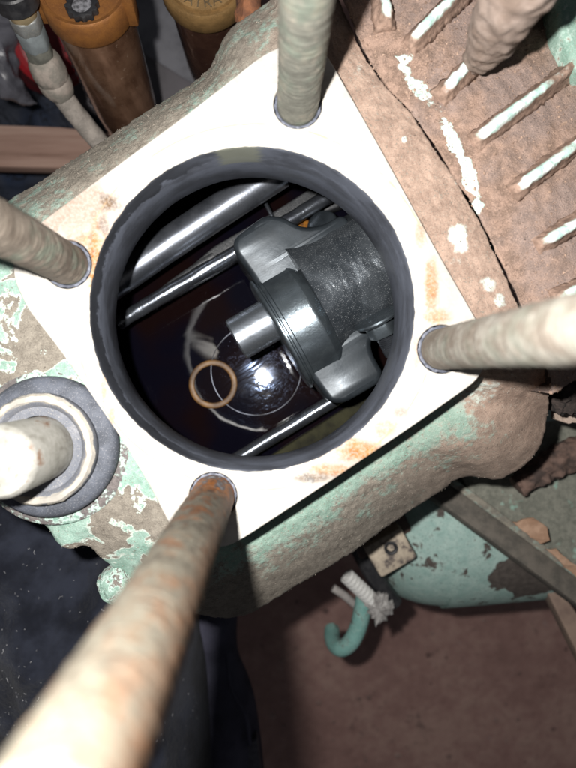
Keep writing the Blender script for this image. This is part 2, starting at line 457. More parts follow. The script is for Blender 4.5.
SPOTS = ((457, 236, 13), (461, 246, 9), (488, 284, 11), (500, 300, 9), (520, 318, 9), (404, 140, 4))
def spot_bias(p):
    k = H/(H-p.z); x, y = p.x*k+NX, NY-p.y*k
    return max(.27*sstep(1.25, .3, math.hypot(x-a, y-b)/r) for a, b, r in SPOTS)
def paint_bias(deg, t):
    d = (deg + 180) % 360 - 180
    if -76 < d < 16: b = -.13
    elif 16 <= d < 100: b = lerp(.13, -.12, sstep(.1, .95, t)) - .12*sstep(32, 18, d)
    elif 100 <= d < 200 or d < -150: b = .035
    else: b = -.03
    return b
TT = [i/46 for i in range(47)]
rings = []
# hidden ring round the bore, then the visible belt, then the flanks
rings.append([W(IC[0]+.0+ (BR+12)*.88*math.cos(2*math.pi*i/NB), IC[1]+8+(BR+12)*.88*math.sin(2*math.pi*i/NB), -95) for i in range(NB)])
paint += [0.0]*NB
for t in TT:
    ring = []
    for i in range(NB):
        a = 2*math.pi*i/NB; deg = math.degrees(a); z1, z2 = zkey(deg)
        r = lerp(rd[i]-7, rs[i], t); z = lerp(z1, z2, t**2.4)
        p = W(IC[0]+r*math.cos(a), IC[1]+r*math.sin(a), z)
        ring.append(p); paint.append(paint_bias(deg, t) + (spot_bias(p) if deg > 300 or deg < 12 else 0))
    rings.append(ring)
for (s, dz) in ((.995, 10), (.985, 22), (.97, 40), (.95, 70), (.93, 110), (.9, 190), (.86, 300)):
    ring = []
    for i in range(NB):
        a = 2*math.pi*i/NB; deg = math.degrees(a); z2 = zkey(deg)[1]
        ring.append(W(IC[0]+rs[i]*s*math.cos(a), IC[1]+rs[i]*s*math.sin(a), z2-dz)); paint.append(paint_bias(deg, 1))
    rings.append(ring)
v, f = loft(rings, cap=False)
def warmth(i):
    d = (360*(i % NB)/NB + 180) % 360 - 180
    return sstep(-95, -68, d)*sstep(62, 12, d)
warm = [warmth(i) for i in range(len(v))]
def flakiness(i):
    d = (360*(i % NB)/NB) % 360
    return sstep(98, 110, d)*sstep(204, 192, d)
flake_a = [flakiness(i) for i in range(len(v))]
# rough cast surface
nb = len(v)
def rough(v, f, amp_big, amp_small, skip=0, lump=None):
    me = bpy.data.meshes.new('t'); me.from_pydata([p[:] for p in v], [], f); me.update()
    ns = [Vector(q.vector) for q in me.vertex_normals]; bpy.data.meshes.remove(me)
    if sum(n.z for n in ns) < 0: ns = [-n for n in ns]
    out = []
    for i, (p, n) in enumerate(zip(v, ns)):
        if i < skip: out.append(p); continue
        d = amp_big*fbm(p*.03, 3) + amp_small*fbm(p*.16, 4) + amp_small*.5*fbm(p*.45, 2)
        if lump: d += lump(p)
        out.append(p + n*d)
    return out
v = rough(v, f, 1.2, .9, NB*2)
M = obj('crankcase_body', (v, f), M_body, comp, attrs={'paint': paint, 'warm': warm, 'flake': flake_a}, origin=(BC.x, BC.y, -300), sharp=None)

# deck plate with bore and stud holes
studs_img = {'top': (298, 104), 'left': (67, 264), 'right': (442, 349), 'bottom': (213, 497)}
dk = ipoly(rounded(deck_img, 12, 4), 0)
holes = [[(BC.x+(BR+1.6+.9*fbm(Vector((math.cos(i*math.pi/160)*18, math.sin(i*math.pi/160)*18, 4)), 3))*math.cos(i*math.pi/160), BC.y+(BR+1.6+.9*fbm(Vector((math.cos(i*math.pi/160)*18, math.sin(i*math.pi/160)*18, 4)), 3))*math.sin(i*math.pi/160)) for i in range(320)]] + [circ(*W(*p)[:2], 24.5, 40) for p in studs_img.values()]
deck = obj('deck_plate', prism(dk, -58, 0, holes, bevel=1.6), M_deck, comp, origin=(BC.x, BC.y, 0))
# bore sleeve: rim proud of the deck, wall, lower lip
MB_ = Matrix.Translation(BC)
prof = [(BR+4, -1.6), (BR+.6, -.8), (BR-.4, -2.4), (BR-.8, -14), (BR-1.6, -15.5), (BR-2.0, -50), (BR-2.2, -82), (BR-.5, -86), (BR+8, -88), (BR+9, -60)]
sv, sf = lathe(prof, 220, MB_)
sv2 = []
for p in sv:
    q = p - BC; r = q.to_2d().length; a = math.atan2(q.y, q.x)
    e = .5*fbm(Vector((math.cos(a)*5, math.sin(a)*5, p.z*.02)), 3) + (.7*fbm(Vector((math.cos(a)*25, math.sin(a)*25, 1)), 3) if p.z > -10 else 0)
    sv2.append(Vector((p.x + math.cos(a)*e, p.y + math.sin(a)*e, p.z)))
obj('bore_sleeve', (sv2, sf[:-2]), M_bore, comp)
# dark oily inside of the crankcase
iv = lathe([(BR+6, -87), (BR+60, -90), (BR+95, -120), (BR+100, -330), (BR+60, -420), (0, -425)], 72, MB_)
obj('inner_wall', (iv[0], iv[1][:-1]), M_dark, comp)

# studs -----------------------------------------------------------------
def stud(p, rad, ztop, mat, pitch=6.5, amp=.28, smooth_to=24, lean=(0, 0)):
    c = W(*p); n = 30; rings = []
    z = -14.0
    while z <= ztop:
        ring = []
        for i in range(n):
            th = 2*math.pi*i/n
            ph = (z/pitch - th/(2*math.pi)) % 1.0
            tri = 1 - abs(2*ph-1)
            k = sstep(smooth_to, smooth_to+14, z)
            wv = .55 + .45*fbm(Vector((c.x+math.cos(th)*8, c.y+math.sin(th)*8, z*.35))*.06, 2)
            r = rad - amp*k*(1-tri)*wv*1.4 + .8*fbm(Vector((c.x + rad*math.cos(th), rad*math.sin(th), z))*.12, 3)
            ring.append(Vector((c.x + r*math.cos(th) + lean[0]*z, c.y + r*math.sin(th) + lean[1]*z, z)))
        rings.append(ring); z += pitch/8
    top = rings[-1]; cc = sum(top, Vector())/n
    rings.append([cc + (q-cc)*.8 + Vector((0, 0, 3)) for q in top])
    return loft(rings)
for key, rad, zt, mt, lb, sm in (('top', 20.5, 425, M_st_top, 'grey green stud at the top corner of the deck', 30), ('left', 20.5, 425, M_st_left, 'brown and green stud at the left corner of the deck', 60),
                             ('right', 20.5, 425, M_st_right, 'dust coated threaded stud at the right corner of the deck', 20), ('bottom', 21.5, 425, M_st_bot, 'orange rusted threaded stud at the lower corner of the deck', 26)):
    s = obj('stud', stud(studs_img[key], rad, zt, mt, smooth_to=sm), mt, comp, label=lb, sharp=None)
    c = W(*studs_img[key])
    prf = []
    for i in range(96):
        a = 2*math.pi*i/96; r = 24.2 - (.7 if (i//3) % 2 else 0) - .5*random.random()
        prf.append((c.x+r*math.cos(a), c.y+r*math.sin(a)))
    obj('thread_collar', prism(prf, -14, -2.6 if key in ('top', 'bottom') else -.6, [circ(c.x, c.y, 20.8, 40)], bevel=.6, res=1), M_collar, s)

# large post with washers at the left ----------------------------------
PC = Vector((-238, -77, 0)); MP = Matrix.Translation(PC)
post = obj('post', lathe([(33, -40), (33, 76), (31.5, 80), (29, 82.5), (0, 84)], 48, MP), M_post, comp, label='short whitish post with a worn top')
obj('rubber_washer', lathe([(34, -38), (71, -38), (74, -34), (74, -25), (70, -20), (62, -18), (34, -18)], 80, MP, closed=True), M_rubber, post)
wv = lathe([(34, -18), (55, -18), (57, -15), (57, -5), (54.5, -1), (50, 0), (46, -2), (43, -7), (34, -7.5)], 80, MP, closed=True)
wv = ([p + Vector((0, 0, .7*fbm(p*.12, 3))) for p in wv[0]], wv[1])
wo = obj('steel_washer', wv, M_washer, post)
rv_ = lathe([(47.5, -1.6), (49.5, .9), (54.3, .3), (56.6, -3.6), (54, -5)], 90, MP, closed=True)
rv_ = ([p + Vector((1.4*fbm(p*.09, 3), 1.4*fbm(p*.09+Vector((5, 1, 1)), 3), .5*fbm(p*.2, 3))) for p in rv_[0]], rv_[1])
obj('washer_rim', rv_, M_wrim, post)
# boss pad under the washers
obj('boss_pad', lathe([(0, -62), (88, -62), (86, -42), (80, -37), (0, -36.5)], 72, MP), M_boss, comp)

# painted drain plug ----------------------------------------------------
a, b = W(132, 575, -95), W(98, 596, -105)
hexo = [(26*math.cos(R(60*i+12)), 26*math.sin(R(60*i+12))) for i in range(6)]
pv = prism(rounded(hexo, 9, 3), 0, 30, bevel=5)
pv2 = lathe([(0, 29), (21, 29), (20, 34), (14, 39), (0, 41)], 24)
vj = xf(join(pv, pv2), frame(a, b))
vj = (rough(vj[0], vj[1], 1.5, 1.6), vj[1])
obj('drain_plug', vj, cast_paint('painted_plug', (.2, .17, .15), (.12, .11, .1), bias=.06, attr=False, chips=.8, scale=1.5), comp)

# finned cover at the right --------------------------------------------
crack = [(322, -60), (345, 2), (364, 51), (389, 88), (412, 112), (450, 169), (483, 223), (523, 310), (549, 372), (552, 394)]
cr = [Vector(p) for p in catmull(crack, 14)]
NA = len(cr)
streak = [Vector(p) for p in ((402, 62), (418, 86), (441, 117), (459, 150), (471, 182), (480, 204))]
def seg_d(p, pl):
    best = 1e9
    for a, b in zip(pl, pl[1:]):
        t = max(0, min(1, (p-a).dot(b-a)/(b-a).length_squared)); best = min(best, (p-a-(b-a)*t).length)
    return best
cv, cpaint = [], []
NBc = 120
for j in range(-3, NBc):
    for i in range(NA):
        bq = max(0, j)/(NBc-1)
        p = cr[i] + Vector((-.4, .2)) + Vector((260, -150))*bq
        jit = 1.2*fbm(Vector((p.x*.08, p.y*.08, 3)), 4) if j < 12 else 0
        z = -17 - 38*sstep(.03, 1.0, bq)
        if j < 0: z = -17 + j*14
        q = W(p.x+jit, p.y+jit*.4, z)
        cv.append(q)
        d = seg_d(p, streak); b = -.11 + .29*sstep(12, 2, d) + .17*sstep(36, 8, d)*sstep(.35, .5, noise.noise(Vector((p.x, p.y, 0))*.05)+.4)
        cpaint.append(b)
cf = [[j*NA+i, j*NA+i+1, (j+1)*NA+i+1, (j+1)*NA+i] for j in range(NBc+2) for i in range(NA-1)]
# lower side wall
base = len(cv)
for d in (25, 70, 140):
    for j in range(3, NBc+3):
        q = cv[j*NA+NA-1]; cv.append(q + Vector((-.03*d, .05*d, -d))); cpaint.append(-.2)
n2 = NBc
for r_ in range(3):
    for j in range(NBc-1):
        p0 = (3+j)*NA+NA-1 if r_ == 0 else base+(r_-1)*n2+j
        p1 = (4+j)*NA+NA-1 if r_ == 0 else base+(r_-1)*n2+j+1
        cf.append([p0, p1, base+r_*n2+j+1, base+r_*n2+j])
cv = rough(cv, cf, 3.0, 1.0)
cover = obj('finned_cover', (cv, cf), M_cover, comp, attrs={'paint': cpaint}, origin=W(500, 180, -60), sharp=None, label='dusty brown finned cover with chipped teal paint')

def fin_mat():
    t = NT('chipped_fin')
    n = t.noise(330, 5, .65); z = t.math('DIVIDE', t.sep(2), S)
    m = t.step(t.math('ADD', z, t.math('MULTIPLY', n, 13)), 18.5, 24)
    pc = t.mix(t.step(t.noise(260, 4), .4, .62), (.4, .58, .52), (.78, .84, .81))
    dust = t.mix(t.step(t.noise(500, 4), .35, .65), (.33, .225, .175), (.19, .13, .1))
    return t.out(t.mix(m, dust, pc), .75, 0, t.bump(t.noise(1100, 4), .6, 1.6), .3)
M_fin = fin_mat()
FINS = [((407, 49), (470, -14)), ((438, 99), (492, 44)), ((473, 143), (572, 69)), ((511, 193), (590, 135)), ((535, 247), (600, 208)), ((551, 300), (610, 275)), ((386, 32), (376, -30))]
for a, b in FINS:
    a = Vector(a); b = Vector(b); L = (b-a).length; d = (b-a)/L; nn = Vector((-d.y, d.x))
    rings = []
    K_ = 40
    for i in range(K_+1):
        t = i/K_; hgt = 22*(.45+.55*sstep(-.04, .2, t))*sstep(-.03, .04, t); hgt *= sstep(1.05, .96, t)*.5+.5
        c = a.lerp(b, t)
        bq = max(0, min(1, ((c-Vector((450, 169))).dot(Vector((260, -150)))/(300.2**2)))); zb = -17-38*sstep(.03, 1, bq)
        ring = []
        for (o_, h_) in ((-13, -4), (-9, .12), (-6.3, .45), (-5.0, .8), (-3.0, 1.0), (2.4, 1.0), (4.6, .8), (6.2, .45), (9, .12), (14, -4)):
            zz = zb + (hgt*h_ if h_ > 0 else h_)
            q = W(c.x, c.y, zb); q2 = q + Vector((nn.x*o_, -nn.y*o_, zz-zb))
            q2 += Vector((fbm(q2*.12, 2)*1.6, fbm(q2*.12+Vector((9, 3, 1)), 2)*1.6, fbm(q2*.15+Vector((2, 8, 1)), 3)*2.2))
            ring.append(q2)
        rings.append(ring)
    og = W(*((a+b)/2), -40); 
    og.z = sum(r[0].z for r in rings)/len(rings) + 8
    obj('cooling_fin', loft(rings), M_fin, cover, origin=og, sharp=None)
# blurred lug close to the lens and the green pad at the upper right
lug = tube([W(472, 66, -30), W(484, 50, 20), W(500, 22, 80), W(524, -20, 140), (W(566, -80, 190))], [9, 18, 24, 28, 30], 64, 16, 3.5, .07)
obj('lifting_lug', lug, metal('pale_dust', (.26, .205, .175), (.17, .125, .1), (.9, 1), 0, 150, 900, .5, 2), cover)
pad = prism(rounded(ipoly([(548, -30), (640, -30), (640, 90), (574, 78), (556, 40)], -20), 12), -70, -8, bevel=6)
pad = (rough(pad[0], pad[1], 2, 1.5), pad[1])
obj('painted_pad', pad, cast_paint('pad_paint', (.3, .24, .19), (.2, .16, .13), bias=.12, attr=False), cover)
hol = tube([W(497, 52, -24), W(508, 36, -22), W(528, 14, -24), W(540, -10, -28)], [5, 9, 10, 12], 16, 6, 6, .08)
obj('dirt_crust', hol, metal('crumbled_dirt', (.16, .1, .07), (.07, .045, .03), (.9, 1), 0, 400, 1200, .8, 3), cover)

# inside of the crankcase ----------------------------------------------
lt = tube([W(108, 286, -222), W(190, 230, -222), W(280, 172, -222)], 23, 40, 16, .5, .03)
obj('machined_ledge', lt, M_ledge, comp)
obj('web_plate', prism(rounded(ipoly([(160, 292), (214, 246), (270, 214), (330, 176), (356, 200), (300, 222), (180, 292), (150, 308)], -272), 6), -300, -272, bevel=3), M_plate, comp)
obj('cast_rib', tube([W(262, 196, -268), W(268, 208, -262), W(276, 224, -262)], 3, 8, 4), M_rod, comp)
obj('strut', tube([W(140, 312, -262), W(172, 284, -258), W(214, 256, -262)], 6, 14, 4), M_plate, comp)
obj('tie_rod', tube([W(118, 323, -235), W(160, 297, -235), W(240, 250, -235), W(330, 196, -235)], 10.5, 24, 14, .9, .09), M_rod, comp, label='bright oily rod behind the crank web')
obj('tie_rod', tube([W(225, 466, -262), W(270, 439, -262), W(360, 384, -262)], 10, 24, 14, .6, .05), M_rod, comp, label='smooth rod below the crank web')
obj('case_rib', prism(rounded(ipoly([(252, 468), (345, 408), (385, 372), (395, 392), (350, 432), (280, 476)], -286), 5), -298, -282, bevel=3), M_olive, comp)
obj('seal_disc', lathe([(0, 0), (30, 0), (40, -3), (42, -10), (42, -24), (0, -24)], 48, Matrix.Translation(W(112, 408, -232)) @ Euler((R(14), R(24), 0)).to_matrix().to_4x4()), M_cast, comp)
# hexagon bolt behind the crank
u3 = Vector((.86, .5, 0)); v3 = Vector((.5, -.86, -.25)).normalized()
bc = W(376, 317, -125)
Mb = frame(bc, bc+v3)
bolt = obj('hex_bolt', xf(prism(rounded([(20*math.cos(R(60*i+20)), 20*math.sin(R(60*i+20))) for i in range(6)], 3, 2), 4, 24, bevel=1.6), Mb), M_hub, comp)
obj('flange_washer', xf(lathe([(0, 0), (28, 0), (29, 2), (28, 4.5), (0, 4.5)], 40), Mb), M_hub, bolt)
thr = []
for i in range(24): thr.append((12.5 if i % 2 else 10.5, 23+i*1.2))
thr += [(0, 52)]
obj('thread', xf(lathe([(0, 23)]+thr, 24), Mb), M_rod, bolt)
cb = W(322, 224, -228)
bolt2 = obj('cap_bolt', lathe([(22, -60), (22, 0), (20, 3), (17, 4), (0, 5)], 36, Matrix.Translation(cb) @ Euler((R(-20), R(-25), 0)).to_matrix().to_4x4()), M_cast, comp)
obj('amber_residue', lathe([(0, 0), (18, 0), (20, -3), (0, -9)], 20, Matrix.Translation(W(299, 229, -262))), M_amber, comp)

# ------------------------------------------------------------------ oil, with lens reflections modelled as rings on it
def oil_mat():
    t = NT('dark_oil')
    sw = t.noise(36, 3, .5, dist=2.5)
    n = t.noise(60, 6, .6, dist=3.5)
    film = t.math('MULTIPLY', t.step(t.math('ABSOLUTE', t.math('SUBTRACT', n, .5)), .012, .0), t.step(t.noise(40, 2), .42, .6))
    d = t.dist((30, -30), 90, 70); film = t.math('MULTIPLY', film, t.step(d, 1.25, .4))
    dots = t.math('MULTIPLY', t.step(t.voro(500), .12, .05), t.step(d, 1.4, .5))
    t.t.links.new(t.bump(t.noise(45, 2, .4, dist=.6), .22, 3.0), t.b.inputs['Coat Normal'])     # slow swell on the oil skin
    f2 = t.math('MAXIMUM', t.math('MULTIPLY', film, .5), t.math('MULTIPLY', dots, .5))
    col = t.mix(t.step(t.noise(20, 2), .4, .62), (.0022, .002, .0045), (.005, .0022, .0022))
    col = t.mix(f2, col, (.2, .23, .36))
    return t.out(col, .085, 0, t.bump(sw, .22, 2.5), .035, IOR=1.47, Specular_Tint=(.5, .65, 1, 1), Coat_Weight=1.0, Coat_Roughness=.03, Coat_IOR=1.45)
ZO = -300.0
TX, TY = -.033, .014
def oz(x, y): return ZO + TX*(y-10) + TY*(x)     # the machine leans a little, so the oil is not square to the deck
ov = []
for r in (0, 40, 90, 140, 190, 262):
    for i in range(64):
        a = 2*math.pi*i/64; x = BC.x+r*math.cos(a); y = BC.y+r*math.sin(a); ov.append(Vector((x, y, oz(x, y))))
of = [[j*64+i, j*64+(i+1) % 64, (j+1)*64+(i+1) % 64, (j+1)*64+i] for j in range(5) for i in range(64)]
oil = obj('oil_pool', (ov, of), oil_mat(), origin=(BC.x, BC.y, ZO))
tag(oil, 'pool of black used oil lying in the bottom of the open crankcase', 'oil', kind='thing')
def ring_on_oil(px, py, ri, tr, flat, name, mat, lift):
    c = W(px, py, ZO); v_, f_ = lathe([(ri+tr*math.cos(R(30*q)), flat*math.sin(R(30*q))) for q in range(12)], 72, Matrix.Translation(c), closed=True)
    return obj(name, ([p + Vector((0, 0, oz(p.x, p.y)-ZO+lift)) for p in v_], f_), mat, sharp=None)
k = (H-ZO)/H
o = ring_on_oil(213, 384, 21.5*k, 2.9*k, 1.2, 'lens_reflection_ring', metal('brown_reflection', (.15, .07, .012), (.05, .022, .005), (.5, .6), 0, 90, 700, .2, .6), .1)  # reflection of the phone lens, built as a brown ring on the oil
tag(o, 'small brown ring modelling the phone lens reflected in the oil left of the bright glint', 'ring')
o = ring_on_oil(256, 370, 45*k, .5*k, .5, 'thin_reflection_ring', metal('pale_reflection', (.16, .18, .24), (.004, .004, .008), (.3, .5), .1, 38, 500, .1, .5), .2)  # another lens reflection, shaped as a thin pale ring
tag(o, 'thin pale ring modelling a phone lens reflection around the bright glint', 'reflection ring')

# ------------------------------------------------------------------ crankshaft
ang = math.atan2(.5, .86); ZC = -196.0; kc = (H-ZC)/H
crank = thing('crankshaft', 'dark oily crank end with a bright pin reaching over the oil', 'crankshaft', W(236, 340, ZC))
MC = Matrix.Translation(W(236, 340, ZC)) @ Matrix.Rotation(ang, 4, 'Z') @ Matrix.Scale(kc, 4)
MX = Matrix.Rotation(R(90), 4, 'Y')                         # lathe axis on to +x (along the shaft)
def along(prof, y=0, n=64, z=0): return xf(lathe(prof, n), MC @ Matrix.Translation((0, y, z)) @ MX)
obj('crank_pin', along([(0, 0), (20.5, 0), (22, 1.5), (22, 52), (0, 52)]), M_steel, crank)
obj('hub', along([(0, 39), (57, 39), (60, 40), (61, 41.5), (61, 43), (58.5, 44), (58.5, 45.2), (61, 46), (61, 48.5), (59.5, 49.5), (59.5, 74), (60.5, 76), (59, 79), (54, 84), (0, 86)], -18, 96), M_hub, crank)
ear = rounded([(41, 70), (47, 82), (84, 86), (98, 76), (108, 58), (126, 50), (150, 50), (150, -60), (122, -62), (110, -68), (106, -80), (106, -99), (98, -106), (60, -106), (48, -99), (44, -60), (44, 40)], 9, 4)
ev = prism(dense(ear, 5), -40, 34, bevel=5.5, res=3)
ev = ([p + Vector((0, 0, 1.0*fbm(p*.05, 3))) for p in ev[0]], ev[1])
obj('crank_web', xf(ev, MC), M_cast, crank)
mv = lathe([(0, 84), (64, 84), (60, 92), (55, 104), (52, 124), (51.5, 150), (52, 180), (53, 215), (55, 270), (0, 270)], 96)
mv = xf(mv, Matrix.Translation((0, -5, 0)) @ MX)
# finer rows so that the casting can be lumpy
prof = [(63, 84), (60.5, 92), (58, 104), (56.5, 124), (56, 150), (56, 180), (56, 215), (56, 270)]
fine = [(0, 84)] + [q for q in catmull(prof, 14)] + [(0, 270)]
mv = xf(lathe(fine, 110), Matrix.Translation((0, -5, 0)) @ MX)
mv = ([p + (p-Vector((p.x, -5, 0))).normalized()*(1.2*fbm(p*.05, 3)+.45*fbm(p*.3, 3)*sstep(85, 120, p.x)) for p in mv[0]], mv[1])
obj('main_journal', xf(mv, MC), M_castr, crank)

# ------------------------------------------------------------------ filter bowls at the upper left
def bowl_mat(name, c1, c2):
    t = NT(name)
    n = t.noise(70, 5, .6); st = t.noise(55, 4, .55, co=t.mapping(scale=(1.6, 1.6, .22)))
    col = t.mix(t.step(n, .35, .65), c1, c2)
    col = t.mix(t.step(st, .5, .7, 0, .45), col, tuple(c*2.1+.02 for c in c2))  # translucent look of the bowl put into the colour as lengthwise streaks
    col = t.mix(t.step(st, .47, .34, 0, .45), col, tuple(c*.45 for c in c1))
    col = t.mix(t.step(t.noise(300, 4, .7), .64, .74, 0, .5), col, (.34, .26, .2))
    return t.out(col, t.step(n, .3, .7, .16, .4), 0, t.bump(t.noise(160, 3), .15, 2), .5, Coat_Weight=.8, Coat_Roughness=.08)
M_bowl = bowl_mat('amber_bowl', (.06, .03, .018), (.1, .055, .034))
M_bowl2 = bowl_mat('dark_amber_bowl', (.035, .016, .012), (.05, .024, .016))
def gold(name, c1, c2): return metal(name, c1, c2, (.4, .6), .35, 200, 1500, .4, 1.2, speck=tuple(min(1, c*1.3) for c in c1))
def filt(name, label, top, bot, rc, rb, mcap, mbowl, blen, dial=False, text=None):
    a, b = Vector(top), Vector(bot)
    t = thing(name, label, 'filter bowl', b, 'filter bowls hanging beside the compressor')
    MF = frame(a, b)                                         # z runs down from the cap
    cap = obj('cap', xf(lathe([(0, 4), (rc*.86, 4), (rc*.86, 0), (rc*.95, -2), (rc, 2), (rc*1.0, 36), (rc*.97, 40), (rc*.93, 44), (0, 44)], 56), MF), mcap, t)
    obj('bowl', xf(lathe([(0, 40), (rb*.98, 40), (rb, 50), (rb*.985, blen*.4), (rb*.95, blen*.75), (rb*.9, blen*.88), (rb*.74, blen*.96), (rb*.4, blen*.995), (0, blen)], 56), MF), mbowl, t)
    return t, cap, MF
t1, cap1, MF1 = filt('filter_bowl', 'amber filter bowl with an orange bronze cap and a black dial on top', W(82, -14, -170), W(126, 106, -430), 60, 55, gold('orange_bronze', (.25, .105, .03), (.17, .068, .02)), M_bowl, 330)
ix = (MF1.to_3x3().inverted() @ Vector((1, 0, 0))).to_2d().normalized(); iy = Vector((-ix.y, ix.x))
if (MF1.to_3x3() @ iy.to_3d()).y > 0: iy = -iy            # iy: towards the lower edge of the cap
dc = ix*2 + iy*30
MD = MF1 @ Matrix.Translation((dc.x, dc.y, 0))
ticks = [((21.5 if i % 4 < 2 else 18.5)*math.cos(i*math.pi/24), (21.5 if i % 4 < 2 else 18.5)*math.sin(i*math.pi/24)) for i in range(48)]
d = obj('dial', xf(prism(ticks, -7, 3, [circ(0, 0, 13, 32)], bevel=.8, res=1), MD), M_black, cap1)
obj('dial_face', xf(lathe([(0, -2), (13.5, -2), (13.5, 3), (0, 3)], 32), MD), metal('grey_face', (.22, .22, .24), (.05, .05, .055), (.3, .5), .2, 500, 900), d)
for sx in (-1, 1):
    c_ = ix*sx*59 + iy*14
    obj('clamp_lug', xf(box(15, 22, 56, 3), MF1 @ Matrix.Translation((c_.x, c_.y, 12)) @ Matrix.Rotation(math.atan2(ix.y, ix.x), 4, 'Z')), cap1.data.materials[0], t1)
t2, cap2, MF2 = filt('filter_bowl', 'darker filter bowl with a gold lettered cap, half hidden by the casting', W(203, -29, -190), W(216, 58, -430), 62, 54, gold('old_gold', (.25, .15, .06), (.16, .095, .036)), M_bowl2, 320)
def letters(txt, MF, rad, size, mat, parent, a0, da):
    for i, ch in enumerate(txt):
        cu = bpy.data.curves.new('l', 'FONT'); cu.body = ch; cu.size = size; cu.extrude = 1.2; cu.align_x = 'CENTER'
        o = bpy.data.objects.new('l', cu); C.objects.link(o)
        me = bpy.data.meshes.new_from_object(o.evaluated_get(bpy.context.evaluated_depsgraph_get()))
        v_ = [Vector(p.co) for p in me.vertices]; f_ = [list(p.vertices) for p in me.polygons]
        bpy.data.objects.remove(o); bpy.data.curves.remove(cu); bpy.data.meshes.remove(me)
        a = a0 + da*i
        M_ = MF @ Matrix.Rotation(a, 4, 'Z') @ Matrix.Translation((0, rad, 3)) @ Matrix.Rotation(math.pi, 4, 'Z') @ Matrix.Rotation(math.pi, 4, 'Y')
        obj('letter', xf((v_, f_), M_), mat, parent, smooth=False)
M_let = metal('dark_letter', (.06, .04, .02), (.1, .07, .035), (.5, .7), .1)
LET = True
# raised letters stand on the rim of the gold cap
obj('cap_rim', xf(lathe([(24, 3), (24, -4), (52, -4), (54, 0), (54, 4)], 56, closed=True), MF2), cap2.data.materials[0], cap2)
dn = (MF2.inverted() @ (MF2.translation + Vector((0, -1, 0)))).to_2d()
A0 = math.atan2(dn.y, dn.x) - math.pi/2
letters('ATRA', MF2 @ Matrix.Translation((0, 0, -7)), 49, 19, M_let, cap2, A0 + .42, -.28)
br = tube([W(246, -20, -150), W(249, 4, -150), W(247, 24, -160)], 16, 16, 4, 4, .1)
o = obj('rusty_bracket', br, metal('rust', (.2, .075, .03), (.1, .04, .02), (.8, .9), 0, 200, 900, .6, 2))
tag(o, 'rusty red brown bracket end between the gold cap and the casting', 'bracket')

# hose with its fittings -------------------------------------------------
hp = [W(10, -14, -130), W(22, 12, -165), W(36, 44, -215), W(50, 76, -260), W(64, 98, -300), W(84, 124, -350), W(108, 152, -400), W(140, 185, -440)]
hose = thing('hose_assembly', 'grey dusty hose with crimped ferrule and hex fittings', 'hose', hp[4])
M_hose = metal('dusty_hose', (.31, .275, .245), (.2, .18, .16), (.8, .95), 0, 120, 900, .6, 1.6, speck=(.55, .5, .45))
M_fit = metal('grey_zinc', (.24, .25, .25), (.17, .175, .17), (.45, .6), .4, 180, 900, .3, 1, speck=(.4, .36, .3))
M_fer = metal('dusty_ferrule', (.27, .23, .2), (.15, .14, .12), (.7, .9), .1, 130, 900, .5, 1.6)
obj('hose_pipe', tube(hp[3:], [16]*5, 24, 10, 1.0, .06), M_hose, hose)
def hexseg(a, b, r, mat, name):
    Mx = frame(a, b); L = (Vector(b)-Vector(a)).length
    obj(name, xf(prism(rounded([(r*math.cos(R(60*i+20)), r*math.sin(R(60*i+20))) for i in range(6)], 4, 2), 0, L, bevel=2.5), Mx), mat, hose)
def cylseg(a, b, r, mat, name, n=36):
    Mx = frame(a, b); L = (Vector(b)-Vector(a)).length
    obj(name, xf(lathe([(0, 0), (r*.93, 0), (r, 2), (r, L-2), (r*.93, L), (0, L)], n), Mx), mat, hose)
def along_hose(t):
    return catmull(hp, 20)[int(t*20)]
q = [Vector(p) for p in catmull(hp, 20)]
cylseg(q[0], q[15], 27, M_black, 'collar')
cylseg(q[14], q[23], 18, metal('brass_thread', (.35, .27, .16), (.25, .2, .12), (.4, .6), .4), 'thread')
hexseg(q[21], q[30], 21, M_fit, 'hex_nut'); hexseg(q[29], q[41], 20.5, metal('blue_grey_nut', (.22, .25, .26), (.17, .19, .2), (.5, .6), .3), 'hex_nut'); hexseg(q[40], q[48], 20, metal('dark_nut', (.14, .14, .12), (.08, .08, .07), (.5, .7), .3), 'hex_nut')
fL = (q[76]-q[47]).length
fv = xf(lathe([(0, 0), (19, 0), (22, fL*.06), (24, fL*.15), (25, fL*.4), (24.5, fL*.55), (23, fL*.58), (24, fL*.62), (24, fL*.8), (21, fL*.97), (17, fL), (0, fL)], 40), frame(q[47], q[76]))
obj('ferrule', (rough(fv[0], fv[1], 1.4, 1.2), fv[1]), M_fer, hose)

# clutter behind -----------------------------------------------------------
def cloth_sheet(poly, z, amp, mat, name, thick=4, sc_=.012, n=46):
    xs = [p[0] for p in poly]; ys = [p[1] for p in poly]; v_, f_ = [], []
    x0, x1, y0, y1 = min(xs), max(xs), min(ys), max(ys)
    for s in (0, 1):
        for j in range(n):
            for i in range(n):
                p = W(lerp(x0, x1, i/(n-1)), lerp(y0, y1, j/(n-1)), z)
                h = amp*fbm(Vector((p.x, p.y, z))*sc_, 4); h += amp*.6*abs(noise.noise(Vector((p.x, p.y*.6, z))*sc_*1.7))
                e = 12*fbm(Vector((p.x, p.y, 5))*.02, 2)
                v_.append(Vector((p.x+e, p.y+e*.6, z+h-s*thick)))
    N2 = n*n
    for j in range(n-1):
        for i in range(n-1):
            a = j*n+i; f_.append([a, a+1, a+n+1, a+n]); f_.append([N2+a, N2+a+n, N2+a+n+1, N2+a+1])
    bd = [i for i in range(n)] + [j*n+n-1 for j in range(1, n)] + [(n-1)*n+i for i in range(n-2, -1, -1)] + [j*n for j in range(n-2, 0, -1)]
    for a, b in zip(bd, bd[1:]+bd[:1]): f_.append([a, N2+a, N2+b, b])
    return obj(name, (v_, f_), mat, sharp=None)
t = NT('navy_print_cloth')
